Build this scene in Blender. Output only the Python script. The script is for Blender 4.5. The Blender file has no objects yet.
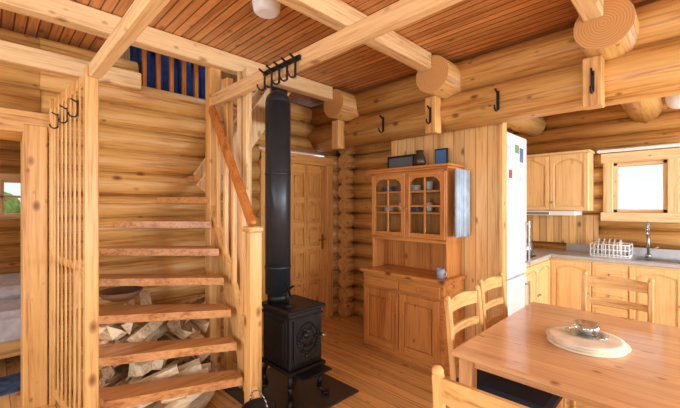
import bpy, bmesh, math, random
from mathutils import Vector, Matrix
random.seed(7)
scene = bpy.context.scene
scene.view_settings.view_transform = 'Standard'

def lin(c):
    return tuple(((v/255)/12.92 if v/255 <= .04045 else (((v/255)+.055)/1.055)**2.4) for v in c)+(1.0,)

# ---------------------------------------------------------------- materials
def newmat(name):
    m = bpy.data.materials.new(name); m.use_nodes = True
    nt = m.node_tree; b = nt.nodes['Principled BSDF']
    return m, nt, b

def plain(name, col, rough=.5, metal=0.0, noise=.06, emit=0):
    m, nt, b = newmat(name)
    n = nt.nodes.new('ShaderNodeTexNoise'); n.inputs['Scale'].default_value = 14
    tc = nt.nodes.new('ShaderNodeTexCoord'); nt.links.new(tc.outputs['Object'], n.inputs['Vector'])
    r = nt.nodes.new('ShaderNodeValToRGB')
    c = lin(col)
    r.color_ramp.elements[0].position = .3; r.color_ramp.elements[1].position = .7
    r.color_ramp.elements[0].color = tuple(max(0, v*(1-noise)) for v in c[:3])+(1,)
    r.color_ramp.elements[1].color = tuple(min(1, v*(1+noise)) for v in c[:3])+(1,)
    nt.links.new(n.outputs['Fac'], r.inputs['Fac']); nt.links.new(r.outputs['Color'], b.inputs['Base Color'])
    b.inputs['Roughness'].default_value = rough; b.inputs['Metallic'].default_value = metal
    return m

def wood(name, c1, c2, axis, plank=None, rough=.45, knot=1.0, line=.006, grain=12.0, linedark=.35, tint=.22, con=1.0):
    m, nt, b = newmat(name); N = nt.nodes; L = nt.links
    tc = N.new('ShaderNodeTexCoord'); vec = tc.outputs['Object']
    ai = 'XYZ'.index(axis)
    def math_(op, a, b_=None, c_=None):
        n = N.new('ShaderNodeMath'); n.operation = op
        for i, v in enumerate((a, b_, c_)):
            if v is None: continue
            if isinstance(v, (int, float)): n.inputs[i].default_value = v
            else: L.new(v, n.inputs[i])
        return n.outputs[0]
    rnd = None; fr = None
    if plank:
        pax, width = plank
        sp = N.new('ShaderNodeSeparateXYZ'); L.new(vec, sp.inputs[0])
        q = math_('DIVIDE', sp.outputs['XYZ'.index(pax)], width)
        fl = math_('FLOOR', q); fr = math_('FRACT', q)
        wn = N.new('ShaderNodeTexWhiteNoise'); wn.noise_dimensions = '1D'; L.new(fl, wn.inputs['W'])
        rnd = wn.outputs['Value']
        off = math_('MULTIPLY', rnd, 37.0)
        cb = N.new('ShaderNodeCombineXYZ'); L.new(off, cb.inputs[ai])
        ad = N.new('ShaderNodeVectorMath'); ad.operation = 'ADD'; L.new(vec, ad.inputs[0]); L.new(cb.outputs[0], ad.inputs[1])
        vec = ad.outputs[0]
    mp = N.new('ShaderNodeMapping'); s = [grain]*3; s[ai] = .55; mp.inputs['Scale'].default_value = s
    L.new(vec, mp.inputs[0])
    n1 = N.new('ShaderNodeTexNoise'); n1.inputs['Scale'].default_value = 1.0; n1.inputs['Detail'].default_value = 5
    n1.inputs['Roughness'].default_value = .6; n1.inputs['Distortion'].default_value = .5
    L.new(mp.outputs[0], n1.inputs['Vector'])
    n2 = N.new('ShaderNodeTexNoise'); n2.inputs['Scale'].default_value = 5; n2.inputs['Detail'].default_value = 3; n2.inputs['Roughness'].default_value = .6
    L.new(mp.outputs[0], n2.inputs['Vector'])
    f = math_('ADD', math_('MULTIPLY', n1.outputs['Fac'], .5), math_('MULTIPLY', n2.outputs['Fac'], .5))
    ramp = N.new('ShaderNodeValToRGB'); e = ramp.color_ramp.elements
    e[0].position = .5-.11/con; e[1].position = .5+.09/con
    e[0].color = tuple(v*.88 for v in lin(c1)[:3])+(1,); e[1].color = lin(c2)
    mid = e.new(.48); mid.color = tuple(p*.4+q*.6 for p, q in zip(lin(c1), lin(c2)))
    L.new(f, ramp.inputs['Fac']); col = ramp.outputs['Color']
    def mix(blend, fac, a, b_):
        n = N.new('ShaderNodeMix'); n.data_type = 'RGBA'; n.blend_type = blend
        if isinstance(fac, (int, float)): n.inputs[0].default_value = fac
        else: L.new(fac, n.inputs[0])
        for i, v in ((6, a), (7, b_)):
            if isinstance(v, tuple): n.inputs[i].default_value = v
            else: L.new(v, n.inputs[i])
        return n.outputs[2]
    if knot > 0:
        for (ka, kb, lo, hi, gt, st) in ((3.4, 6.0, .06, .17, .3, .9), (6.0, 10.5, .05, .16, .6, .75)):
            mk = N.new('ShaderNodeMapping'); s = [kb]*3; s[ai] = ka; mk.inputs['Scale'].default_value = s
            L.new(vec, mk.inputs[0])
            vo = N.new('ShaderNodeTexVoronoi'); vo.inputs['Scale'].default_value = 1.0; L.new(mk.outputs[0], vo.inputs['Vector'])
            mr = N.new('ShaderNodeMapRange'); L.new(vo.outputs['Distance'], mr.inputs[0])
            mr.inputs[1].default_value = lo; mr.inputs[2].default_value = hi; mr.inputs[3].default_value = 1; mr.inputs[4].default_value = 0
            sc = N.new('ShaderNodeSeparateColor'); L.new(vo.outputs['Color'], sc.inputs[0])
            gate = math_('GREATER_THAN', sc.outputs[0], gt)
            k = math_('MULTIPLY', math_('MULTIPLY', mr.outputs[0], gate), st*min(1, knot))
            dk = (lin(c1)[0]*.36, lin(c1)[1]*.25, lin(c1)[2]*.22, 1)
            col = mix('MIX', k, col, dk)
    if plank:
        t = N.new('ShaderNodeMapRange'); L.new(rnd, t.inputs[0]); t.inputs[3].default_value = 1-tint; t.inputs[4].default_value = 1+tint*.6
        cc = N.new('ShaderNodeCombineColor'); [L.new(t.outputs[0], cc.inputs[i]) for i in range(3)]
        col = mix('MULTIPLY', 1.0, col, cc.outputs[0])
        dist = math_('MINIMUM', fr, math_('SUBTRACT', 1.0, fr))
        ln = math_('LESS_THAN', dist, line/plank[1])
        dk = tuple(v*linedark for v in lin(c1)[:3])+(1,)
        col = mix('MIX', ln, col, dk)
    L.new(col, b.inputs['Base Color'])
    b.inputs['Roughness'].default_value = rough
    bp = N.new('ShaderNodeBump'); bp.inputs['Strength'].default_value = .12; bp.inputs['Distance'].default_value = .01
    L.new(f, bp.inputs['Height']); L.new(bp.outputs[0], b.inputs['Normal'])
    return m

FAM = {
 'log':   dict(c1=(184,124,60), c2=(224,178,106), rough=.4),
 'pine':  dict(c1=(200,142,76), c2=(234,188,120), rough=.36),
 'pale':  dict(c1=(216,172,116), c2=(242,210,158), rough=.5, knot=.8),
 'hutch': dict(c1=(178,108,50), c2=(212,146,80), rough=.28),
 'cab':   dict(c1=(226,180,114), c2=(246,210,150), rough=.36, knot=.35, con=.7),
 'rail':  dict(c1=(168,92,38), c2=(202,128,62), rough=.26, knot=.3),
 'tread': dict(c1=(178,118,66), c2=(216,160,104), rough=.28, knot=.7),
 'door':  dict(c1=(212,146,76), c2=(236,180,106), rough=.3, knot=.6),
 'table': dict(c1=(196,140,90), c2=(224,176,122), rough=.25, knot=.9, con=.7),
 'fire':  dict(c1=(216,182,136), c2=(248,228,192), rough=.8, knot=.12),
 'bark':  dict(c1=(120,90,66), c2=(176,142,106), rough=.9, knot=.0),
}
_cache = {}
def W(fam, axis):
    k = fam+'_'+axis
    if k not in _cache: _cache[k] = wood('wood_'+k, axis=axis, **FAM[fam])
    return _cache[k]

floor_m = wood('floor_pine_boards', (216,162,96), (242,198,132), 'X', plank=('Y', .12), rough=.18, line=.0022, knot=.8, tint=.12)
ceil_m = wood('ceiling_boards', (182,116,60), (222,156,92), 'X', plank=('Y', .068), rough=.38, line=.005, knot=.8, linedark=.3, tint=.2)
plankwall_m = wood('vertical_plank_wall', (208,156,92), (236,190,126), 'Z', plank=('X', .11), rough=.45, line=.0022, tint=.12)
plankwall_y = wood('vertical_plank_wall_side', (208,156,92), (236,190,126), 'Z', plank=('Y', .11), rough=.45, line=.0022, tint=.12)
tabletop_m = wood('table_top_wood', (204,150,100), (232,186,136), 'X', plank=('Y', .12), rough=.14, line=.001, linedark=.6, tint=.06, con=.6)
white = plain('white_enamel', (238,242,246), .25, noise=.02)
plastic = plain('white_plastic', (240,240,238), .4, noise=.02)
black = plain('black_iron', (28,28,30), .45, .3, noise=.2)
pipe_m = plain('flue_black_steel', (50,55,62), .34, .4, noise=.08)
steel = plain('brushed_steel', (170,172,174), .25, .9)
stone = plain('grey_worktop', (184,186,188), .25, noise=.08)
slate = plain('hearth_slate', (62,60,60), .4, noise=.15)
darkcush = plain('dark_blue_cushion', (30,38,56), .9, noise=.2)
bluecl = plain('blue_cloth', (36,60,120), .9, noise=.35)
towel_m = plain('pale_blue_towel', (176,198,216), .95, noise=.15)
linen = plain('bed_linen', (206,204,210), .9, noise=.16)
redp = plain('red_print', (180,70,60), .6)
greenp = plain('green_print', (110,150,100), .6)
china = plain('china', (225,225,222), .2)
bluechina = plain('blue_china', (90,120,165), .2)
cork = plain('pale_straw_mat', (236,224,202), .8, noise=.12)
gap_m = plain('dark_chinking', (84,58,34), .9)  # chinking coloured dark to paint deeper shade into the log grooves
rug_m = plain('striped_rug', (60,90,130), .95, noise=.5)
brass = plain('brass', (170,130,70), .3, .9)
def glassmat(name, tintc=(1,1,1,1), g=.12):
    m, nt, b = newmat(name); N = nt.nodes
    t = N.new('ShaderNodeBsdfTransparent'); t.inputs[0].default_value = tintc
    gl = N.new('ShaderNodeBsdfGlossy'); gl.inputs['Roughness'].default_value = .05
    mx = N.new('ShaderNodeMixShader'); mx.inputs[0].default_value = g
    nt.links.new(t.outputs[0], mx.inputs[1]); nt.links.new(gl.outputs[0], mx.inputs[2])
    nt.links.new(mx.outputs[0], N['Material Output'].inputs['Surface']); return m
glass = glassmat('window_glass', (.95,.98,.97,1), .05)
def endgrain():
    m, nt, b = newmat('log_end_grain'); N = nt.nodes; L = nt.links
    tc = N.new('ShaderNodeTexCoord'); mp = N.new('ShaderNodeMapping'); mp.inputs['Scale'].default_value = (1,0,1)
    L.new(tc.outputs['Object'], mp.inputs[0])
    ln = N.new('ShaderNodeVectorMath'); ln.operation = 'LENGTH'; L.new(mp.outputs[0], ln.inputs[0])
    no = N.new('ShaderNodeTexNoise'); no.inputs['Scale'].default_value = 9; L.new(tc.outputs['Object'], no.inputs['Vector'])
    a = N.new('ShaderNodeMath'); a.operation = 'MULTIPLY_ADD'; L.new(no.outputs['Fac'], a.inputs[0]); a.inputs[1].default_value = .03
    L.new(ln.outputs['Value'], a.inputs[2])
    s = N.new('ShaderNodeMath'); s.operation = 'MULTIPLY'; L.new(a.outputs[0], s.inputs[0]); s.inputs[1].default_value = 420
    si = N.new('ShaderNodeMath'); si.operation = 'SINE'; L.new(s.outputs[0], si.inputs[0])
    r = N.new('ShaderNodeValToRGB'); r.color_ramp.elements[0].color = lin((206,152,92)); r.color_ramp.elements[1].color = lin((224,174,112))
    L.new(si.outputs[0], r.inputs[0]); L.new(r.outputs[0], b.inputs['Base Color']); b.inputs['Roughness'].default_value = .6
    return m
end_m = endgrain()

# ---------------------------------------------------------------- mesh builder
class B:
    def __init__(s, name, origin=(0,0,0)):
        s.name = name; s.bm = bmesh.new(); s.mats = []; s.o = Vector(origin)
    def mi(s, m):
        if m not in s.mats: s.mats.append(m)
        return s.mats.index(m)
    def fam(s, mat, d):
        if isinstance(mat, str):
            d = [abs(v) for v in d]; return W(mat, 'XYZ'[d.index(max(d))])
        return mat
    def _app(s, t, mat, smooth=None):
        i = s.mi(mat)
        for f in t.faces:
            f.material_index = i
        me = bpy.data.meshes.new('tmp'); t.to_mesh(me); t.free()
        me.transform(Matrix.Translation(-s.o))
        s.bm.from_mesh(me); bpy.data.meshes.remove(me)
    def box(s, lo, hi, mat, bev=.004, rot=None):
        lo, hi = [min(a,b) for a,b in zip(lo,hi)], [max(a,b) for a,b in zip(lo,hi)]
        d = [b-a for a,b in zip(lo,hi)]; c = Vector([(a+b)/2 for a,b in zip(lo,hi)])
        mat = s.fam(mat, d)
        t = bmesh.new(); bmesh.ops.create_cube(t, size=1)
        bmesh.ops.scale(t, vec=d, verts=t.verts)
        bev = min(bev, min(d)*.3)
        if bev > 0: bmesh.ops.bevel(t, geom=t.edges[:], offset=bev, segments=1, affect='EDGES')
        if rot: bmesh.ops.transform(t, matrix=rot.to_4x4(), verts=t.verts)
        bmesh.ops.translate(t, vec=c, verts=t.verts); s._app(t, mat)
    def beam(s, p1, p2, w, h, mat, bev=.004, up=(0,0,1)):
        p1, p2 = Vector(p1), Vector(p2); d = p2-p1; Ln = d.length; z = d.normalized()
        mat = s.fam(mat, d)
        x = z.cross(Vector(up)); 
        if x.length < 1e-4: x = Vector((1,0,0))
        x.normalize(); y = x.cross(z)
        t = bmesh.new(); bmesh.ops.create_cube(t, size=1); bmesh.ops.scale(t, vec=(w,h,Ln), verts=t.verts)
        if bev: bmesh.ops.bevel(t, geom=t.edges[:], offset=min(bev, w*.3, h*.3), segments=1, affect='EDGES')
        M = Matrix((x, y, z)).transposed().to_4x4()
        bmesh.ops.transform(t, matrix=Matrix.Translation((p1+p2)/2) @ M, verts=t.verts)
        bmesh.ops.recalc_face_normals(t, faces=t.faces); s._app(t, mat)
    def cyl(s, p1, p2, r, mat, r2=None, seg=20, capmat=None, jit=0):
        p1, p2 = Vector(p1), Vector(p2); d = p2-p1; mat = s.fam(mat, d)
        t = bmesh.new(); bmesh.ops.create_cone(t, cap_ends=True, segments=seg, radius1=r, radius2=r if r2 is None else r2, depth=d.length)
        M = d.to_track_quat('Z', 'Y').to_matrix().to_4x4()
        bmesh.ops.transform(t, matrix=Matrix.Translation((p1+p2)/2) @ M, verts=t.verts)
        i = s.mi(mat); j = s.mi(capmat) if capmat else i
        for f in t.faces:
            if len(f.verts) == 4 and seg != 4: f.smooth = True; f.material_index = i
            else: f.material_index = j
        me = bpy.data.meshes.new('tmp'); t.to_mesh(me); t.free(); me.transform(Matrix.Translation(-s.o))
        s.bm.from_mesh(me); bpy.data.meshes.remove(me)
    def lathe(s, c, prof, mat, seg=28):
        t = bmesh.new(); rings = []
        for r, z in prof:
            rings.append([t.verts.new((c[0]+max(r,1e-4)*math.cos(a*2*math.pi/seg), c[1]+max(r,1e-4)*math.sin(a*2*math.pi/seg), c[2]+z)) for a in range(seg)])
        for a, b_ in zip(rings, rings[1:]):
            for i in range(seg):
                f = t.faces.new((a[i], a[(i+1)%seg], b_[(i+1)%seg], b_[i])); f.smooth = True
        t.faces.new(rings[-1]); t.faces.new(rings[0][::-1])
        s._app(t, mat)
    def extr(s, pts, vec, mat):
        t = bmesh.new(); v = Vector(vec)
        a = [t.verts.new(p) for p in pts]; b_ = [t.verts.new(Vector(p)+v) for p in pts]
        t.faces.new(a[::-1]); t.faces.new(b_)
        n = len(a)
        for i in range(n): t.faces.new((a[i], a[(i+1)%n], b_[(i+1)%n], b_[i]))
        bmesh.ops.recalc_face_normals(t, faces=t.faces)
        if isinstance(mat, str): mat = W(mat, 'Z')
        s._app(t, mat)
    def tube(s, pts, r, mat, seg=8):
        for p, q in zip(pts, pts[1:]): s.cyl(p, q, r, mat, seg=seg)
    def ball(s, c, r, mat, sc=(1,1,1)):
        t = bmesh.new(); bmesh.ops.create_uvsphere(t, u_segments=18, v_segments=12, radius=r)
        bmesh.ops.scale(t, vec=sc, verts=t.verts)
        for f in t.faces: f.smooth = True
        bmesh.ops.translate(t, vec=c, verts=t.verts); s._app(t, mat)
    def done(s, loc=None, rotz=0):
        me = bpy.data.meshes.new(s.name); s.bm.to_mesh(me); s.bm.free()
        for m in s.mats: me.materials.append(m)
        o = bpy.data.objects.new(s.name, me); scene.collection.objects.link(o)
        o.location = s.o if loc is None else loc; o.rotation_euler = (0,0,rotz); return o

CZ = 2.85      # ceiling height
XL = -3.5      # inner face of left log wall
YW = 5.57      # kitchen far wall
XR, YB = 2.9, -2.6

# ---------------------------------------------------------------- shell
b = B('floor'); b.box((XL-.25, YB, -.08), (XR, YW+.2, 0), floor_m, 0); b.box((-6.3,YB,-.08),(XL-.25,1.5,0),floor_m,0); b.done()
b = B('ceiling')
b.box((-2.9, YB, CZ), (XR, YW+.2, CZ+.06), ceil_m, 0)
b.box((XL-.25, YB, CZ), (-2.9, .8, CZ+.06), ceil_m, 0)
b.box((XL-.25, 2.35, CZ), (-2.9, 4.2, CZ+.06), ceil_m, 0)
b.done()

LR, LS = .108, .2
def logwall(b, axis, c, a0, a1, z0, z1, holes=(), r=LR):
    n = int(round((z1-z0)/LS))
    for i in range(n):
        z = z0+LS*(i+.5)
        segs = [(a0, a1)]
        for (h0, h1, hz0, hz1) in holes:
            if hz0 < z < hz1:
                ns = []
                for s0, s1 in segs:
                    if h0 > s0: ns.append((s0, min(h0, s1)))
                    if h1 < s1: ns.append((max(h1, s0), s1))
                segs = [q for q in ns if q[1]-q[0] > .02]
        for s0, s1 in segs:
            rr = r*random.uniform(.96, 1.05); e=random.uniform(-.007,.007)
            if axis == 'Y': b.cyl((c+e, s0, z), (c-e, s1, z), rr, 'log', seg=24)
            else: b.cyl((s0, c+e, z), (s1, c-e, z), rr, 'log', seg=24)

b = B('wall_left')
logwall(b, 'Y', XL-.1, .28, 3.75, 0, 2.8, holes=[(2.2, 3.34, 0, 2.12), (.95, 1.8, 2.5, 3)])
logwall(b, 'Y', XL-.1, YB, .28, 0, 2.8, holes=[(-1.0, .28, 0, 2.1)])
b.box((XL-.13, .3, 0), (XL-.07, 2.2, 2.5), gap_m, 0)
b.box((XL-.1, 1.75, 2.4), (XL-.02, 1.85, 2.85), 'pale')
b.done()
b = B('wall_hall')
logwall(b, 'X', 3.62, XL-.1, -2.15, 0, 2.8); b.box((XL-.1,3.6,0),(-2.15,3.66,2.8),gap_m,0)
for i in range(14):
    z = .1+LS*i
    b.cyl((XL+.16,3.40,z),(XL+.16,3.62,z),.103,'log',seg=18)
b.done()
b = B('wall_partition')
b.box((-2.35, 3.22, 0), (-1.2, 3.30, 2.85), plankwall_m, 0)
b.box((-2.40, 3.215, 0), (-2.33, 3.5, 2.85), 'pine'); b.box((-1.215, 3.215, 0), (-1.18, 3.31, 2.3), 'pine')
b.done()
b = B('wall_kitchen_side'); b.box((-2.0, 3.3, 0), (-1.9, YW, CZ), plankwall_y, 0); b.done()
b = B('wall_far')
logwall(b, 'X', YW+.1, -2.0, XR, 0, 2.8, holes=[(-.72, -.17, 1.42, 2.05)])
b.box((-2, YW+.08, 0), (-.72, YW+.14, 2.85), gap_m, 0); b.box((-.17, YW+.08, 0), (XR, YW+.14, 2.85), gap_m, 0)
b.box((-.72, YW+.08, 0), (-.17, YW+.14, 1.42), gap_m, 0); b.box((-.72, YW+.08, 2.05), (-.17, YW+.14, 2.85), gap_m, 0)
b.done()
def winwall(name, axis, c, a0, a1, wins, mat):
    b = B(name); t = .1
    def bx(p0, p1, z0, z1):
        if p1-p0 < .01 or z1-z0 < .01: return
        if axis == 'Y': b.box((c, p0, z0), (c+t, p1, z1), mat, 0)
        else: b.box((p0, c, z0), (p1, c+t, z1), mat, 0)
    cur = a0
    for w0, w1, z0, z1 in wins:
        bx(cur, w0, 0, CZ); bx(w0, w1, 0, z0); bx(w0, w1, z1, CZ); cur = w1
    bx(cur, a1, 0, CZ); b.done()
    for w0, w1, z0, z1 in wins:
        f = B('window_side')
        for k in range(4):
            q0 = w0+(w1-w0)*k/3
            if axis == 'Y': f.box((c-.02, q0-.03, z0), (c+.12, q0+.03, z1), 'pine')
            else: f.box((q0-.03, c-.02, z0), (q0+.03, c+.12, z1), 'pine')
        for z in (z0, z1):
            if axis == 'Y': f.box((c-.02, w0, z-.03), (c+.12, w1, z+.03), 'pine')
            else: f.box((w0, c-.02, z-.03), (w1, c+.12, z+.03), 'pine')
        f.done()
winwall('wall_right', 'Y', XR, YB, YW+.2, [(-1.8, .6, .7, 2.2), (1.4, 3.0, .9, 2.2), (3.9, 5.2, 1.0, 2.2)], plankwall_y)
winwall('wall_back', 'X', YB-.1, -6.3, XR, [(-5.6,-4.4,.9,2.1), (-2.6, 0.2, .6, 2.2), (.9, 2.4, .6, 2.2)], plankwall_m)

b = B('wall_bedroom'); logwall(b, 'Y', -6.1, YB, 1.5, 0, 2.4, holes=[(-.3, .34, 1.38, 1.84)])
logwall(b, 'X', 1.4, -6.1, XL-.2, 0, 2.4); b.done()
b = B('ceiling_bedroom'); b.box((-6.3, YB, 2.42), (XL-.2, 4.2, 2.48), ceil_m, 0); b.done()
b = B('window_bedroom'); 
b.box((-6.04,-.36,1.34),(-5.94,.4,1.4),'pine'); b.box((-6.04,-.36,1.82),(-5.94,.4,1.9),'pine'); b.box((-6.04,.3,1.38),(-5.94,.4,1.86),'pine'); b.box((-6.0,.10,1.38),(-5.97,.14,1.84),'pine'); b.box((-6.0,-.3,1.60),(-5.97,.34,1.63),'pine')
b.box((-6.1,-.3,1.38),(-6.09,.34,1.84),glass,0); b.done()
b = B('garden_hedge')
hm = [plain('hedge_green_%d'%k,(120+k*10,150+k*10,96),.9,noise=.4) for k in range(4)]
for k in range(40):
    b.ball((-8.5+random.uniform(-.4,.4),-1.5+k*.09,random.uniform(.2,1.55)),random.uniform(.25,.4),hm[k%4])
b.done()
b = B('wall_loft_west'); b.box((-5.6, -.4, 2.48), (-5.5, 4.2, 4.6), plankwall_y, 0); b.done()
b = B('wall_loft_north'); b.box((-5.6, 4.2, 2.92), (-.9, 4.3, 4.6), plankwall_m, 0); b.done()
b = B('wall_loft_south'); b.box((-5.6, -.4, 2.92), (-.9, -.3, 4.6), plankwall_m, 0); b.done()
b = B('wall_loft_east'); b.box((-1.0, -.4, 2.92), (-.9, 4.2, 4.6), plankwall_y, 0); b.done()
b = B('ceiling_loft'); b.box((-5.6, -.4, 4.6), (-.9, 4.3, 4.66), ceil_m, 0); b.done()
b = B('loft_railing')
b.box((XL-.1, .95, 2.5), (XL-.04, 1.8, 2.54), 'rail'); b.box((XL-.1, .95, 3.2), (XL-.04, 1.8, 3.26), 'rail')
y = 1.0
while y < 1.78:
    b.box((XL-.09, y, 2.52), (XL-.05, y+.035, 3.22), 'rail'); y += .12
b.done()
b = B('blue_blanket')
for k in range(14):
    yy = 1.0+k*.055; b.cyl((XL-.3+.03*math.sin(k*1.7), yy, 2.49), (XL-.3+.03*math.sin(k*1.7), yy, 3.05), .04, bluecl, seg=10)
b.cyl((XL-.3,.95,3.06),(XL-.3,1.8,3.06),.045,bluecl,seg=10)
b.done()

# ---------------------------------------------------------------- beams
b = B('log_beam')
b.cyl((-3.6, 3.12, 2.385), (XR, 3.12, 2.385), .17, 'log', seg=40)
b.cyl((-3.6, 3.12, 2.69), (XR, 3.12, 2.69), .148, 'log', seg=40)
b.done()
for X in (-2.87, -1.62, -.40, .82, 2.07):
    b = B('log_joist', (X, 0, 2.66)); b.cyl((X, 2.76, 2.66), (X, YW, 2.66), .16, 'log', seg=40, capmat=end_m); b.done()
    Xb = X-.05
    b = B('ceiling_beam'); b.box((Xb-.055, YB, 2.70), (Xb+.055, 2.755, 2.845), 'pale', .008); b.done()
    b = B('beam_bracket'); b.box((X-.13, 2.86, 2.17), (X-.02, 2.97, 2.50), 'pine', .006); b.done()
b = B('ceiling_beam'); b.box((XL, YB, 2.52), (XL+.1, .95, 2.66), 'pale', .008); b.done()
b = B('tie_beam'); b.box((-2.95, 1.365, 2.37), (XR, 1.43, 2.47), 'pale', .008); b.done()
b = B('tie_beam'); b.box((-2.42, .405, 2.235), (XR, .465, 2.31), 'pale', .006); b.done()

def hook(b, x, y, z, s=1.0, n=(0,-1,0)):
    n = Vector(n); p = Vector((x,y,z))
    b.beam(p+Vector((0,0,.07*s)), p-Vector((0,0,.07*s)), .022*s, .006, black, .001, up=n)
    pts = []
    for k in range(9):
        a = math.pi+k/8*math.pi*1.05
        pts.append(p-Vector((0,0,.05*s))+n*(.032*s+.032*s*math.cos(a))+Vector((0,0,.032*s*math.sin(a))))
    b.tube(pts, .007*s, black, 6)
    b.beam(p+Vector((0,0,.05*s)), p+n*.05*s+Vector((0,0,.075*s)), .012*s, .012*s, black, .001)
for X in (-2.93, -2.3, -1.12):
    b = B('coat_hook'); hook(b, X, 2.94, 2.36, 1.1); b.done()
for X in (-1.69, -.47):
    b = B('coat_hook'); hook(b, X, 2.853, 2.33, 1.0); b.done()
b = B('iron_hook_rack')
b.box((-2.10, 1.345, 2.40), (-1.70, 1.362, 2.43), black, .002)
for k in range(5): hook(b, -2.07+k*.085, 1.34, 2.36, .9)
b.done()

# ---------------------------------------------------------------- slatted partition and post
b = B('trim_1')
b.box((XL-.22, .18, 0), (XL+.06, .32, 2.1), 'pine', .006)
b.box((XL-.2, -1.1, 2.04), (XL+.05, .34, 2.2), 'pine', .006)
b.box((XL-.2, -1.1, 0), (XL+.03, -.98, 2.04), 'pine', .006)
b.done()
n0, f0 = Vector((-2.45, .43, 0)), Vector((-3.42, .35, 0)); dr = (f0-n0)
b = B('slatted_partition')
b.box((-2.49, .39, 0), (-2.43, .455, 2.30), 'pine', .005)
b.box((-3.43, .325, 0), (-3.39, .365, 2.30), 'pine', .005)
for z in (.12, 2.26): b.beam(n0+Vector((0,0,z)), f0+Vector((0,0,z)), .025, .07, 'pine')
b.beam(n0+Vector((0,.02,1.1)), f0+Vector((0,.02,1.1)), .012, .05, 'pine')
for k in range(1, 9):
    p = n0+dr*(k/9)
    b.beam(p+Vector((0,-.014,.1)), p+Vector((0,-.014,2.29)), .008, .030, 'pine', .001, up=(1,.08,0))
for k in range(3):
    p = n0+dr*(.22+k*.25); hook(b, p.x, p.y-.025, 2.1, .7)
b.done()

# ---------------------------------------------------------------- stairs
T = [
 (.11, (-2.10, 1.24), (-2.36, .50)),
 (.32, (-2.19, 1.24), (-2.50, .50)),
 (.53, (-2.29, 1.25), (-2.68, .48)),
 (.74, (-2.39, 1.26), (-2.95, .46)),
 (.95, (-2.54, 1.28), (-3.28, .46)),
 (1.16,(-2.66, 1.30), (-3.46, .52)),
 (1.37,(-2.86, 1.33), (-3.48, .76)),
 (1.58,(-2.96, 1.36), (-3.48, 1.10)),
 (1.79,(-3.08, 1.42), (-3.48, 1.38)),
]
b = B('staircase')
for i, (z, R, Lf) in enumerate(T):
    if i+1 < len(T): R2, L2 = T[i+1][1], T[i+1][2]
    else: R2, L2 = (-3.10, 1.60), (-3.48, 1.60)
    R, Lf, R2, L2 = map(Vector, (R, Lf, R2, L2))
    R3 = R2+(R2-R).normalized()*.05; L3 = L2+(L2-Lf).normalized()*.05
    L3.x = max(L3.x, -3.49)
    pts = [(R.x,R.y,z-.055),(Lf.x,Lf.y,z-.055)]
    if i in (5,): pts.append((-3.48,.5,z-.055))
    pts += [(L3.x,L3.y,z-.055),(R3.x,R3.y,z-.055)]
    b.extr(pts, (0,0,.055), W('tread','Y'))
for k in range(5):
    z = 2.0+k*.2; y0 = 1.56+k*.15
    b.box((-3.48, y0, z-.04), (-3.13, y0+.2, z), 'tread')
b.beam((-3.12, 1.4, 1.62), (-3.12, 2.28, 2.84), .035, .22, 'pale')
b.beam((-3.47, 1.5, 1.76), (-3.47, 2.28, 2.84), .03, .18, 'pale')
b.beam((-2.12, 1.29, .12), (-2.97, 1.42, 1.42), .035, .2, 'pine')
b.box((-2.60,.47,0),(-2.52,.53,.27),'pine'); b.box((-3.3,.45,0),(-3.22,.51,1.1),'pine')
b.box((-3.05, 1.36, 0), (-2.95, 1.46, 2.84), 'pine', .006)
b.box((-2.87, 1.44, .0), (-2.80, 1.50, 2.6), 'pine', .006)
b.box((-2.19, 1.25, 0), (-2.10, 1.34, 1.32), 'pine', .006)
b.box((-2.20, 1.24, 1.32), (-2.09, 1.35, 1.36), 'pine', .01)
b.beam((-2.15, 1.30, 1.36), (-2.98, 1.385, 2.36), .05, .08, 'rail', .015)
b.beam((-2.15, 1.30, .50), (-2.98, 1.385, 1.50), .04, .05, 'pine', .005)
for k in range(1, 5):
    f = k/5; x = -2.15-.83*f; y = 1.30+.085*f
    b.box((x-.017, y-.017, .50+f), (x+.017, y+.017, 1.34+f), 'pine', .004)
b.box((-2.72, 1.52, 0), (-2.66, 1.58, 2.62), 'pale', .004)
b.done()
b = B('stair_screen')
b.box((-2.56,1.45,.012),(-2.50,1.50,2.6),'pale',.004); b.box((-2.65,1.45,.012),(-2.60,1.50,2.6),'pale',.004)
b.beam((-2.50,1.475,1.1),(-2.80,1.475,1.1),.03,.05,'pale')
b.done()

b = B('firewood_pile')
def split(c, d, r, ln, m):
    d = Vector(d).normalized(); u = d.cross(Vector((0,0,1))).normalized(); v = d.cross(u)
    a0 = random.uniform(0, 6.28)
    k = random.choice((3,3,4,5)); ring = []
    for i in range(k):
        a = a0+i*2*math.pi/k+random.uniform(-.35,.35); rr=r*random.uniform(.75,1.15)
        ring.append(Vector(c)-d*ln/2+u*rr*math.cos(a)+v*rr*math.sin(a))
    t = bmesh.new(); A = [t.verts.new(p) for p in ring]; C = [t.verts.new(p+d*ln) for p in ring]
    fs = [t.faces.new(A[::-1]), t.faces.new(C)]+[t.faces.new((A[i],A[(i+1)%k],C[(i+1)%k],C[i])) for i in range(k)]
    bmesh.ops.recalc_face_normals(t, faces=t.faces)
    b._app(t, m)
for lay in range(9):
    for k in range(8):
        y = .62+k*.095+random.uniform(-.03,.03); z = .07+lay*.082+random.uniform(-.015,.015)
        x = -2.95-lay*.025+random.uniform(-.08,.08)
        if z > .76 - abs(y-.95)*.3 or (lay>5 and random.random()<.3): continue
        ang = random.uniform(-.9,.3)
        m = W('fire','X') if random.random() < .85 else W('bark','X')
        split((x,y,z),(math.cos(ang),math.sin(ang)-.2,random.uniform(-.25,.25)),random.uniform(.035,.07),random.uniform(.32,.46),m)
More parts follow.
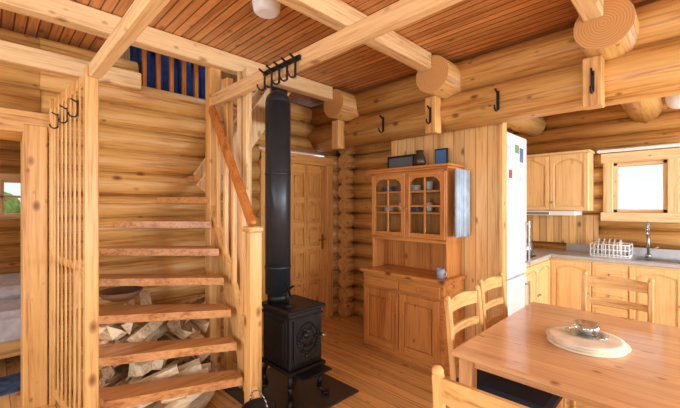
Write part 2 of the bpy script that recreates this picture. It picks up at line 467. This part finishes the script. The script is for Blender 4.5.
for k in range(20):
    m = W('fire','Y') if random.random() < .8 else W('bark','Y')
    split((random.uniform(-2.72,-2.45),random.uniform(.65,1.08),.05+.05*(k%5)),(random.uniform(-.8,.8),1,random.uniform(-.2,.35)),random.uniform(.035,.055),.36,m)
b.done()
b = B('wicker_bowl'); b.lathe((-3.02,.70,.80),[(.06,0),(.12,.03),(.15,.07),(.14,.07),(.11,.035),(.02,.015)],plain('wicker',(110,78,50),.8)); b.done()

# ---------------------------------------------------------------- stove
b = B('wood_stove')
x0,x1,y0,y1 = -2.44,-2.08,1.563,1.878; zb,zt=.28,.70
b.box((x0,y0,zb),(x1,y1,zt),black,.008)
b.box((x0-.025,y0-.025,zt),(x1+.025,y1+.025,zt+.028),black,.01)
b.box((x0-.01,y0-.01,zt-.05),(x1+.01,y1+.01,zt-.03),black,.004)
b.box((x0-.02,y0-.02,zb-.03),(x1+.03,y1+.02,zb),black,.01)
for lx,ly,dx,dy in ((x0,y0,-1,-1),(x1,y0,1,-1),(x0,y1,-1,1),(x1,y1,1,1)):
    b.tube([(lx-dx*.03,ly-dy*.03,zb-.02),(lx-dx*.0,ly-dy*.0,.17),(lx-dx*.02,ly-dy*.02,.07),(lx+dx*.02,ly+dy*.02,.03)],.02,black,8)
    b.cyl((lx+dx*.02,ly+dy*.02,.012),(lx+dx*.02,ly+dy*.02,.035),.03,black,seg=12)
yc=(y0+y1)/2
b.box((x1,y0+.03,.33),(x1+.015,y1-.03,.66),black,.005)
ring=[(x1+.02,yc+.1*math.cos(a*math.pi/12),.50+.11*math.sin(a*math.pi/12)) for a in range(25)]; b.tube(ring,.008,black,6)
b.ball((x1+.015,yc,.5),.06,black,(.3,1,1.1)); b.ball((x1+.03,yc-.03,.53),.025,black)
for k in range(6):
    a=k*math.pi/3; b.ball((x1+.02,yc+.075*math.cos(a),.5+.08*math.sin(a)),.014,black)
b.cyl((x1+.02,y1-.03,.5),(x1+.07,y1-.03,.5),.012,steel,seg=10)
b.cyl((x1,yc,.36),(x1+.03,yc,.36),.025,black,seg=14)
b.box((x0+.03,y0-.012,.33),(x1-.03,y0,.66),black,.004)
b.box((x0+.06,y0-.02,.36),(x1-.06,y0-.01,.63),black,.004)
b.box((x1+.01,y0+.02,.25),(x1+.14,y1-.02,.265),black,.004)
b.done()
px,py=-2.37,1.66
b = B('stove_flue_pipe')
b.cyl((px,py,.728),(px,py,.80),.085,black,seg=28); b.cyl((px,py,.80),(px,py,2.33),.102,pipe_m,seg=36)
b.cyl((px,py,1.0),(px,py,1.02),.106,pipe_m,seg=36); b.cyl((px,py,1.75),(px,py,1.765),.105,pipe_m,seg=36)
b.ball((px,py,2.33),.102,pipe_m)
b.cyl((px,py,2.33),(-3.06,2.16,2.42),.085,pipe_m,seg=28); b.ball((-3.06,2.16,2.42),.085,pipe_m)
b.cyl((-3.06,2.16,2.42),(-3.06,2.16,2.9),.085,pipe_m,seg=28)
b.done()
b = B('stove_fan'); cx,cy=-2.2,1.63
b.box((cx-.04,cy-.03,.728),(cx+.04,cy+.03,.745),black); b.cyl((cx,cy,.74),(cx,cy,.86),.012,black,seg=8)
for k in range(4):
    a=k*math.pi/2+.4; b.beam((cx+.02,cy-.01,.86),(cx+.02,cy-.01+.06*math.cos(a),.86+.06*math.sin(a)),.028,.004,black,.001)
b.done()
b = B('hearth_plate'); b.box((-2.75,1.355,0),(-1.90,2.12,.012),slate,.003); b.done()
b = B('coal_bucket'); bx_,by_=-1.95,1.22
b.lathe((bx_,by_,.0),[(.07,0),(.09,.12),(.11,.22),(.1,.22),(.085,.12),(.02,.03)],black)
b.tube([(bx_+.105*math.cos(a),by_,.22+.10*math.sin(a)) for a in [k*math.pi/10 for k in range(11)]],.005,steel,6); b.done()

# ---------------------------------------------------------------- panel door helper
def P(pl, c, u, v, w):
    return {'-Y':(u, c-w, v), '+X':(c+w, u, v)}[pl]
def pbox(b, pl, c, u0,u1,v0,v1,w0,w1, mat, bev=.003):
    b.box(P(pl,c,u0,v0,w0), P(pl,c,u1,v1,w1), mat, bev)
def cabdoor(b, pl, c, u0,u1,v0,v1, fam, arch=.04, st=.05, knob='r', t=.026, kn=None):
    g=.004; u0+=g; u1-=g; v0+=g; v1-=g
    pbox(b,pl,c,u0,u1,v0,v1,0,t*.3,fam)
    pbox(b,pl,c,u0,u0+st,v0,v1,t*.2,t,fam,.004); pbox(b,pl,c,u1-st,u1,v0,v1,t*.2,t,fam,.004)
    pbox(b,pl,c,u0+st,u1-st,v0,v0+st,t*.2,t,fam,.004)
    w = Vector(P(pl,0,0,0,t*.78))-Vector(P(pl,0,0,0,0))
    n=10; a0,a1=u0+st,u1-st
    top=[P(pl,c,a0,v1,t*.2),P(pl,c,a1,v1,t*.2)]
    for k in range(n+1):
        f=k/n; top.append(P(pl,c,a1+(a0-a1)*f, v1-st-arch+arch*math.sin(math.pi*f), t*.2))
    b.extr(top,w,fam)
    i=.02; pn=[P(pl,c,a0+i,v0+st+i,t*.2),P(pl,c,a1-i,v0+st+i,t*.2)]
    for k in range(n+1):
        f=k/n; pn.append(P(pl,c,(a1-i)+(a0-a1+2*i)*f, v1-st-arch-i+arch*math.sin(math.pi*f), t*.2))
    b.extr(pn,w*.8,fam)
    ku = u1-st*.5 if knob=='r' else u0+st*.5
    kv = kn if kn else (v0+v1)/2
    b.ball(P(pl,c,ku,kv,t+.012),.014, steel if fam=='cab' else W(fam,'Z'))

# ---------------------------------------------------------------- hutch
b = B('hutch_cabinet')
hx0,hx1,hy0,hyb=-2.47,-1.535,2.82,3.205
F='hutch'
b.box((hx0+.01,hy0+.02,.0),(hx1-.01,hyb,.08),F)
b.box((hx0-.01,hy0-.005,.03),(hx1+.01,hyb,.075),F,.008)
b.box((hx0,hy0,.07),(hx1,hyb,.81),F)
b.box((hx0-.025,hy0-.03,.81),(hx1+.025,hyb,.845),F,.008)
xm=(hx0+hx1)/2
for a,c_ in ((hx0+.03,xm-.01),(xm+.01,hx1-.03)):
    pbox(b,'-Y',hy0,a,c_,.68,.785,0,.02,F,.006); b.ball(((a+c_)/2,hy0-.034,.733),.016,W(F,'Z'))
cabdoor(b,'-Y',hy0,hx0+.03,xm-.005,.10,.66,F,arch=.0,st=.06,knob='r',kn=.45)
cabdoor(b,'-Y',hy0,xm+.005,hx1-.03,.10,.66,F,arch=.0,st=.06,knob='l',kn=.45)
ux0,ux1,uy=hx0+.03,hx1-.03,2.93
b.box((ux0,uy,.845),(ux0+.025,hyb,1.84),F); b.box((ux1-.025,uy,.845),(ux1,hyb,1.84),F)
b.box((ux0,hyb-.012,.845),(ux1,hyb,1.84),F)
for z in (1.15,1.42,1.63,1.82): b.box((ux0,uy+(.02 if z in(1.42,1.63) else 0),z),(ux1,hyb,z+.022),F)
b.box((ux0-.03,uy-.03,1.84),(ux1+.03,hyb,1.865),F,.008); b.box((ux0-.045,uy-.045,1.862),(ux1+.045,hyb,1.885),F,.008)
b.box((ux0,uy-.002,1.15),(ux1,uy+.02,1.19),F)
for a,c_,kn in ((ux0+.01,xm-.003,1),(xm+.003,ux1-.01,0)):
    v0,v1=1.19,1.82; s=.048
    for q in ((a,a+s,v0,v1),(c_-s,c_,v0,v1),(a+s,c_-s,v0,v0+s),(a+s,c_-s,v1-s,v1)): pbox(b,'-Y',uy,*q,0,.022,F)
    um=(a+c_)/2; pbox(b,'-Y',uy,um-.008,um+.008,v0+s,v1-s,.002,.016,F,.002)
    vv=1.50; pbox(b,'-Y',uy,a+s,c_-s,vv-.008,vv+.008,.002,.016,F,.002)
    for (ua,sg) in ((a+s,1),(c_-s,-1)):
        b.extr([P('-Y',uy,ua,v1-s,.004),P('-Y',uy,ua+sg*.07,v1-s,.004),P('-Y',uy,ua+sg*.03,v1-s-.02,.004),P('-Y',uy,ua,v1-s-.06,.004)],(0,-.014,0),F)
    pbox(b,'-Y',uy,a+s,c_-s,v0+s,v1-s,.004,.006,glass,0)
    b.ball(((c_-s*.5) if kn else (a+s*.5),uy-.035,1.48),.013,W(F,'Z'))
b.done()
b = B('crockery_set')
for z in (1.174,1.444,1.654):
    for k in range(5):
        x=ux0+.11+k*.165; m=random.choice((china,china,bluechina))
        if z<1.2 or k%2==0: 
            for j in range(4): b.lathe((x,3.09,z+j*.014),[(.04,0),(.065,.012),(.062,.012),(.02,.006)],m,18)
        else: b.lathe((x,3.09,z),[(.025,0),(.035,.04),(.038,.09),(.034,.09),(.02,.01)],m,18)
b.done()
b = B('coffee_mug'); b.lathe((-1.60,2.88,.846),[(.03,0),(.036,.04),(.038,.09),(.034,.09),(.028,.01)],plain('mug_grey',(150,160,175),.3)); 
b.tube([(-1.60+.036+.022*math.sin(a),2.88,.892+.025*math.cos(a)) for a in [k*math.pi/6 for k in range(7)]],.004,china,6); b.done()
b = B('hanging_towel')
for k in range(8):
    y=2.95+k*.03; b.cyl((-1.481+.006*math.sin(k*2),y,1.22+.01*(k%2)),(-1.481+.006*math.sin(k*2),y,1.83),.018,towel_m,seg=8)
b.done()
b = B('picture_frame')
b.box((-2.38,3.12,1.886),(-2.02,3.14,2.04),black,.003); b.box((-2.35,3.112,1.91),(-2.05,3.122,2.015),plain('print_grey',(96,104,110),.3),0); b.done()
b = B('photo_frame'); b.box((-1.80,3.12,1.886),(-1.66,3.14,2.06),black,.003); b.box((-1.785,3.112,1.90),(-1.675,3.122,2.045),plain('print_blue',(70,110,160),.3),0); b.done()
b = B('ceramic_jug'); b.lathe((-1.93,3.06,1.886),[(.04,0),(.065,.05),(.05,.11),(.035,.14),(.04,.17),(.03,.17)],plain('dark_ceramic',(60,48,40),.3)); b.done()

# ---------------------------------------------------------------- interior door
b = B('door_1'); dx=XL-.02
for y0_,y1_ in ((2.2,2.31),(3.23,3.34)): b.box((dx-.14,y0_,0),(dx+.05,y1_,2.12),'door',.006)
b.box((dx-.14,2.2,2.03),(dx+.06,3.34,2.15),'door',.006)
b.box((dx-.06,2.31,.01),(dx-.03,3.23,2.03),'door')
cols=((2.40,2.63),(2.70,2.87),(2.94,3.15)); rows=((.16,.50),(.58,.90),(.98,1.22),(1.30,1.54),(1.62,1.92))
prev=2.31
for a,c_ in cols+((3.23,3.23),):
    b.box((dx-.035,prev,.01),(dx-.005,a,2.03),'door',.004); prev=c_
pz=.01
for v0,v1 in rows+((2.03,2.03),):
    b.box((dx-.034,2.33,pz),(dx-.006,3.2,v0),'door',.004); pz=v1
for a,c_ in cols:
    for v0,v1 in rows: b.box((dx-.034,a+.03,v0+.03),(dx-.008,c_-.03,v1-.03),'door',.012)
b.box((dx-.006,3.165,.92),(dx+.004,3.205,1.12),brass,.002); b.cyl((dx,3.185,1.05),(dx+.05,3.185,1.05),.009,brass,seg=8); b.cyl((dx+.05,3.185,1.05),(dx+.05,3.07,1.05),.009,brass,seg=8)
b.done()

# ---------------------------------------------------------------- fridge
b = B('refrigerator'); fx=-1.2
b.box((-1.88,3.33,.05),(fx-.05,3.92,2.2),white,.01)
b.box((fx-.05,3.335,.82),(fx,3.915,2.19),white,.012); b.box((fx-.05,3.335,.08),(fx,3.915,.80),white,.012)
for z0_,z1_ in ((.9,1.35),(.45,.74)):
    b.box((fx+.03,3.86,z0_),(fx+.045,3.88,z1_),steel,.003); b.box((fx,3.86,z0_+.02),(fx+.035,3.88,z0_+.04),steel,.002); b.box((fx,3.86,z1_-.04),(fx+.035,3.88,z1_-.02),steel,.002)
b.box((-1.86,3.36,0),(fx-.08,3.9,.05),black,0)
b.done()
b = B('fridge_magnets')
for (y,z,w,h,m) in ((3.42,2.0,.10,.15,linen),(3.62,2.05,.1,.08,greenp),(3.75,2.0,.1,.14,bluechina),(3.45,1.80,.08,.08,redp),(3.6,1.82,.12,.14,cork),(3.76,1.78,.08,.1,linen)):
    b.box((fx,y-w/2,z-h/2),(fx+.004,y+w/2,z+h/2),m,0)
b.done()

# ---------------------------------------------------------------- kitchen units
b = B('kitchen_base_cabinets'); cx=-1.27; cy=4.99
b.box((-1.88,3.94,.1),(cx,YW-.04,.86),'cab',.002); b.box((cx,cy,.1),(2.2,YW-.04,.86),'cab',.002)
b.box((-1.88,3.94,0),(cx-.05,YW-.04,.1),W('cab','Y'),0); b.box((cx-.05,cy+.05,0),(2.2,YW-.04,.1),'cab',0)
cabdoor(b,'+X',cx,3.96,4.45,.12,.84,'cab'); cabdoor(b,'+X',cx,4.45,4.95,.12,.84,'cab',knob='l')
cabdoor(b,'-Y',cy,-1.25,-.83,.12,.84,'cab')
for k in range(3):
    v0=.12+k*.24; pbox(b,'-Y',cy,-.82,-.50,v0+.004,v0+.236,0,.02,'cab'); pbox(b,'-Y',cy,-.79,-.53,v0+.035,v0+.205,.018,.026,'cab'); b.ball((-.66,cy-.036,v0+.12),.013,steel)
x=-.49
k=0
while x<2.1:
    cabdoor(b,'-Y',cy,x,x+.44,.12,.84,'cab',knob='lr'[(k+1)%2]); x+=.44; k+=1
b.done()
b = B('kitchen_worktop')
b.box((-1.88,3.93,.861),(cx+.03,YW-.04,.90),stone,.006); b.box((cx+.03,cy-.03,.861),(2.2,YW-.04,.90),stone,.006)
b.box((-1.2,YW-.05,.90),(2.2,YW-.04,1.0),stone,.002)
b.done()
b = B('kitchen_wall_cabinets'); wy=5.25
b.box((-1.89,wy,1.44),(-.90,YW-.04,2.17),'cab',.003)
b.box((-1.89,wy-.03,2.17),(-.88,YW-.04,2.2),'cab',.008)
cabdoor(b,'-Y',wy,-1.75,-1.325,1.44,2.16,'cab',arch=.07,knob='l',kn=1.55); cabdoor(b,'-Y',wy,-1.325,-.90,1.44,2.16,'cab',arch=.07,knob='l',kn=1.55)
b.done()
b = B('cooker_hood'); b.box((-1.75,wy-.12,1.38),(-1.02,YW-.04,1.438),white,.006); b.box((-1.70,wy-.13,1.39),(-1.3,wy-.12,1.42),steel,.002); b.done()
b = B('backsplash_1'); b.box((-1.88,YW-.037,1.0),(-.85,YW-.018,1.38),wood('splash_planks',(212,160,96),(238,194,128),'Z',plank=('X',.09),rough=.4,line=.003),0); b.done()
b = B('window_1')
wx0,wx1,wz0,wz1=-.80,-.10,1.33,2.14; y0_=YW-.03
b.box((wx0,y0_-.02,wz0),(wx0+.10,y0_+.05,wz1),'pale',.006); b.box((wx1-.10,y0_-.02,wz0),(wx1,y0_+.05,wz1),'pale',.006)
b.box((wx0-.02,y0_-.03,wz1-.1),(wx1+.02,y0_+.05,wz1+.02),'pale',.006); b.box((wx0-.02,y0_-.06,wz0-.02),(wx1+.02,y0_+.05,wz0+.09),'pale',.006)
for q in ((wx0+.1,wx0+.14,wz0+.09,wz1-.1),(wx1-.14,wx1-.1,wz0+.09,wz1-.1)): b.box((q[0],y0_+.04,q[2]),(q[1],y0_+.12,q[3]),'pale')
b.box((wx0+.1,y0_+.04,wz0+.09),(wx1-.1,y0_+.12,wz0+.13),'pale'); b.box((wx0+.1,y0_+.04,wz1-.14),(wx1-.1,y0_+.12,wz1-.1),'pale')
b.box((wx0+.13,y0_+.09,wz0+.12),(wx1-.13,y0_+.095,wz1-.13),glass,0)
b.done()
b = B('roller_blind_rail'); b.box((-.86,YW-.09,2.17),(-.02,YW-.04,2.21),plastic,.01); b.done()
b = B('dish_rack'); rx0,rx1,ry0,ry1=-.86,-.50,5.10,5.42
for z in (.93,.99,1.05):
    b.tube([(rx0,ry0,z),(rx1,ry0,z),(rx1,ry1,z),(rx0,ry1,z),(rx0,ry0,z)],.006,plastic,6)
for k in range(11):
    x=rx0+(rx1-rx0)*k/10; b.tube([(x,ry0,1.05),(x,ry0,.915),(x,ry1,.915),(x,ry1,1.05)],.005,plastic,6)
for k in range(5):
    x=rx0+.06+k*.05; b.cyl((x,5.26,1.01),(x+.01,5.26,1.01),.095,china,seg=24)
b.box((rx0,ry0,.901),(rx1,ry1,.912),plastic,.003)
for k in range(5): b.cyl((rx1-.05+.008*k,5.14,.93),(rx1-.06+.02*k,5.14,1.12),.004,steel,seg=6)
b.done()
b = B('kitchen_sink'); b.box((-.48,5.06,.9005),(.05,5.38,.906),steel,.002); b.box((-.44,5.10,.9065),(-.02,5.34,.908),plain('sink_bowl',(90,92,94),.3,.8),0); b.done()
b = B('kitchen_faucet'); sx,sy=-.36,5.43
b.cyl((sx,sy,.901),(sx,sy,.94),.028,steel); b.tube([(sx,sy,.94),(sx,sy,1.22)]+[(sx+.0,sy-.09+.09*math.cos(a),1.22+.09*math.sin(a)) for a in [k*math.pi/10 for k in range(1,11)]]+[(sx,sy-.18,1.16)],.015,steel,10)
b.beam((sx+.02,sy,.99),(sx+.09,sy,1.03),.012,.012,steel); b.done()
b = B('kettle'); b.lathe((-1.5,4.85,.901),[(.08,0),(.085,.05),(.07,.14),(.03,.18),(.012,.19),(.012,.21)],steel); b.tube([(-1.5,4.85-.08,1.06),(-1.5,4.85-.12,1.05),(-1.5,4.85-.12,.95)],.01,black); b.done()
b = B('gas_hob'); b.box((-1.80,4.15,.901),(-1.32,4.65,.91),black,.002); b.done()
b = B('pendant_globe_lamp'); b.ball((-.08,4.15,2.42),.085,plastic,(1,1,1.1)); b.cyl((-.08,4.15,2.5),(-.08,4.15,2.85),.008,white,seg=8); b.cyl((-.08,4.15,2.83),(-.08,4.15,2.85),.05,white); b.done()
b = B('smoke_detector'); b.lathe((-2.0,1.31,2.775),[(.06,0),(.085,.015),(.095,.07),(.095,.075)],white); b.done()

# ---------------------------------------------------------------- table & chairs
b = B('dining_table'); tx0,tx1,ty0,ty1=-.89,.72,1.70,3.03
b.box((tx0,ty0,.72),(tx1,ty1,.75),tabletop_m,.008)
for x in (tx0+.03,tx1-.10):
    for y in (ty0+.03,ty1-.10): b.box((x,y,0),(x+.07,y+.07,.72),'table',.006)
b.box((tx0+.06,ty0+.07,.665),(tx1-.06,ty0+.09,.72),'table'); b.box((tx0+.06,ty1-.07,.665),(tx1-.06,ty1-.045,.72),'table')
b.box((tx0+.045,ty0+.06,.665),(tx0+.07,ty1-.06,.72),'table'); b.box((tx1-.07,ty0+.06,.665),(tx1-.045,ty1-.06,.72),'table')
b.done()
def chair(loc, rot, cushion=False, dep=.22):
    b = B('dining_chair'); w=.20; F='pine'; q_=dep-.02
    for sx_ in (-1,1):
        b.box((sx_*w-.018,-.21,0),(sx_*w+.018,-.172,.46),F)
        b.beam((sx_*w,-.19,.45),(sx_*w,-.235,.95),.034,.036,F,.006,up=(0,1,0))
        b.ball((sx_*w,-.236,.955),.02,W(F,'Z'))
        b.box((sx_*w-.018,q_-.03,0),(sx_*w+.018,q_+.006,.44),F)
        for z in (.14,.28): b.box((sx_*w-.009,-.18,z),(sx_*w+.009,q_-.02,z+.025),F,.003)
    b.box((-w,q_-.022,.22),(w,q_-.004,.245),F,.003); b.box((-w,-.198,.2),(w,-.18,.225),F,.003)
    b.box((-w,-.19,.39),(w,-.17,.44),F,.003); b.box((-w,q_-.025,.39),(w,q_-.005,.44),F,.003)
    for s_ in (-1,1): b.box((s_*w-.01,-.18,.39),(s_*w+.01,q_-.02,.44),F,.003)
    b.box((-.22,-.215,.44),(.22,q_+.025,.46),F,.008)
    for zc,h in ((.90,.075),(.755,.05),(.62,.05)):
        n=8; yb=-.19-.045*(zc-.45)/.5
        for k in range(n):
            a0=-w+2*w*k/n; a1=-w+2*w*(k+1)/n
            q=lambda a: yb-.03*(1-(a/w)**2)
            hh=lambda a: h/2+(.015*(1-(a/w)**2) if zc>.85 else 0)
            t=bmesh.new(); vs=[]
            for (aa,zz,yy) in ((a0,-1,0),(a1,-1,0),(a1,1,0),(a0,1,0),(a0,-1,1),(a1,-1,1),(a1,1,1),(a0,1,1)):
                z_ = zc-h/2 if zz<0 else zc+hh(aa)
                vs.append(t.verts.new((aa,q(aa)-.008+.016*yy,z_)))
            for f in ((0,1,2,3),(7,6,5,4),(3,2,6,7),(0,4,5,1)): t.faces.new([vs[i] for i in f])
            bmesh.ops.recalc_face_normals(t, faces=t.faces)
            b._app(t,W(F,'X'))
    if cushion: b.box((-.225,-.18,.461),(.225,q_+.04,.53),darkcush,.02)
    return b.done(loc, rot)
chair((-.775,2.10,0),-math.pi/2,True,.27)
chair((-.84,2.70,0),-math.pi/2,True)
chair((-.41,3.16,0),math.pi,True)
chair((-.40,1.29,0),.03,True)
b = B('placemat_stack'); c=(-.41,2.30)
for k in range(4): b.lathe((c[0]+.014*math.sin(k*2),c[1]-.012*math.cos(k*2),.7505+k*.011),[(.160,0),(.180,.004),(.178,.008),(.158,.0105)],cork,36)
b.done()
b = B('glass_candle_holder'); gm=glassmat('clear_glass',(.86,.90,.92,1),.3)
b.lathe((c[0],c[1]+.03,.7965),[(.045,0),(.06,.02),(.062,.06),(.054,.06),(.04,.012)],gm); b.cyl((c[0],c[1]+.03,.80),(c[0],c[1]+.03,.833),.025,plastic,seg=16)
b.lathe((c[0],c[1]+.03,.795),[(.09,0),(.10,.006),(.095,.008)],gm); b.done()

# ---------------------------------------------------------------- bedroom
b = B('bed'); b.box((-5.95,-1.4,.15),(-4.3,.5,.32),'pine'); b.box((-5.93,-1.38,.32),(-4.32,.48,.55),linen,.05)
b.box((-5.9,-.2,.55),(-4.9,.45,.68),linen,.06); b.box((-4.31,-1.2,.3),(-4.27,.4,.5),linen,.01)
for q in ((-5.9,-1.35),(-4.4,-1.35),(-5.9,.4),(-4.4,.4)): b.box((q[0],q[1],0),(q[0]+.07,q[1]+.07,.2),'pine')
b.done()
b = B('rug'); b.box((-4.25,-1.5,0),(-3.85,1.0,.012),rug_m,.003); b.done()

# ---------------------------------------------------------------- lights
def area(name, loc, rot, sx_, sy_, e, col=(1,1,1)):
    l = bpy.data.lights.new(name,'AREA'); l.shape='RECTANGLE'; l.size=sx_; l.size_y=sy_; l.energy=e; l.color=col
    o = bpy.data.objects.new(name,l); o.location=loc; o.rotation_euler=rot; scene.collection.objects.link(o)
R=math.radians
DC=(.84,.92,1)
area('daylight_back',(-1.2,YB+.02,1.4),(R(90),0,0),2.7,1.5,72,DC)
area('daylight_back_right',(1.6,YB+.02,1.4),(R(90),0,0),1.5,1.5,36,DC)
area('daylight_right',(XR-.04,-.6,1.45),(R(90),0,R(90)),2.3,1.4,62,DC)
area('daylight_right_mid',(XR-.04,2.2,1.55),(R(90),0,R(90)),1.5,1.2,95,DC)
area('daylight_kitchen',(XR-.04,4.5,1.6),(R(90),0,R(90)),1.3,1.1,135,DC)
area('bedroom_fill',(-5.0,YB+.02,1.5),(R(90),0,0),1.1,1.1,30,DC)  # added fill lamp to brighten the bedroom
area('loft_fill',(-3.2,1.8,4.5),(0,0,0),1.5,1.5,22,DC)  # unseen fill lamp under the closed loft ceiling, which has no skylight
w = bpy.data.worlds.new('sky'); scene.world=w; w.use_nodes=True; nt=w.node_tree
bg=nt.nodes['Background']; sky=nt.nodes.new('ShaderNodeTexSky'); sky.sky_type='HOSEK_WILKIE'; sky.turbidity=4; sky.sun_direction=(.5,-.5,.7)
mx=nt.nodes.new('ShaderNodeMix'); mx.data_type='RGBA'; mx.inputs[0].default_value=.7; nt.links.new(sky.outputs[0],mx.inputs[6]); mx.inputs[7].default_value=(1,1,.98,1)
nt.links.new(mx.outputs[2],bg.inputs[0]); bg.inputs[1].default_value=1.5

# ---------------------------------------------------------------- camera
cam = bpy.data.cameras.new('camera'); co = bpy.data.objects.new('camera',cam); scene.collection.objects.link(co)
co.location=(0,0,1.5); co.rotation_euler=(R(90),0,R(45)); cam.sensor_width=36; cam.lens=352/680*36; cam.shift_y=2/680; cam.clip_start=.05
scene.camera=co
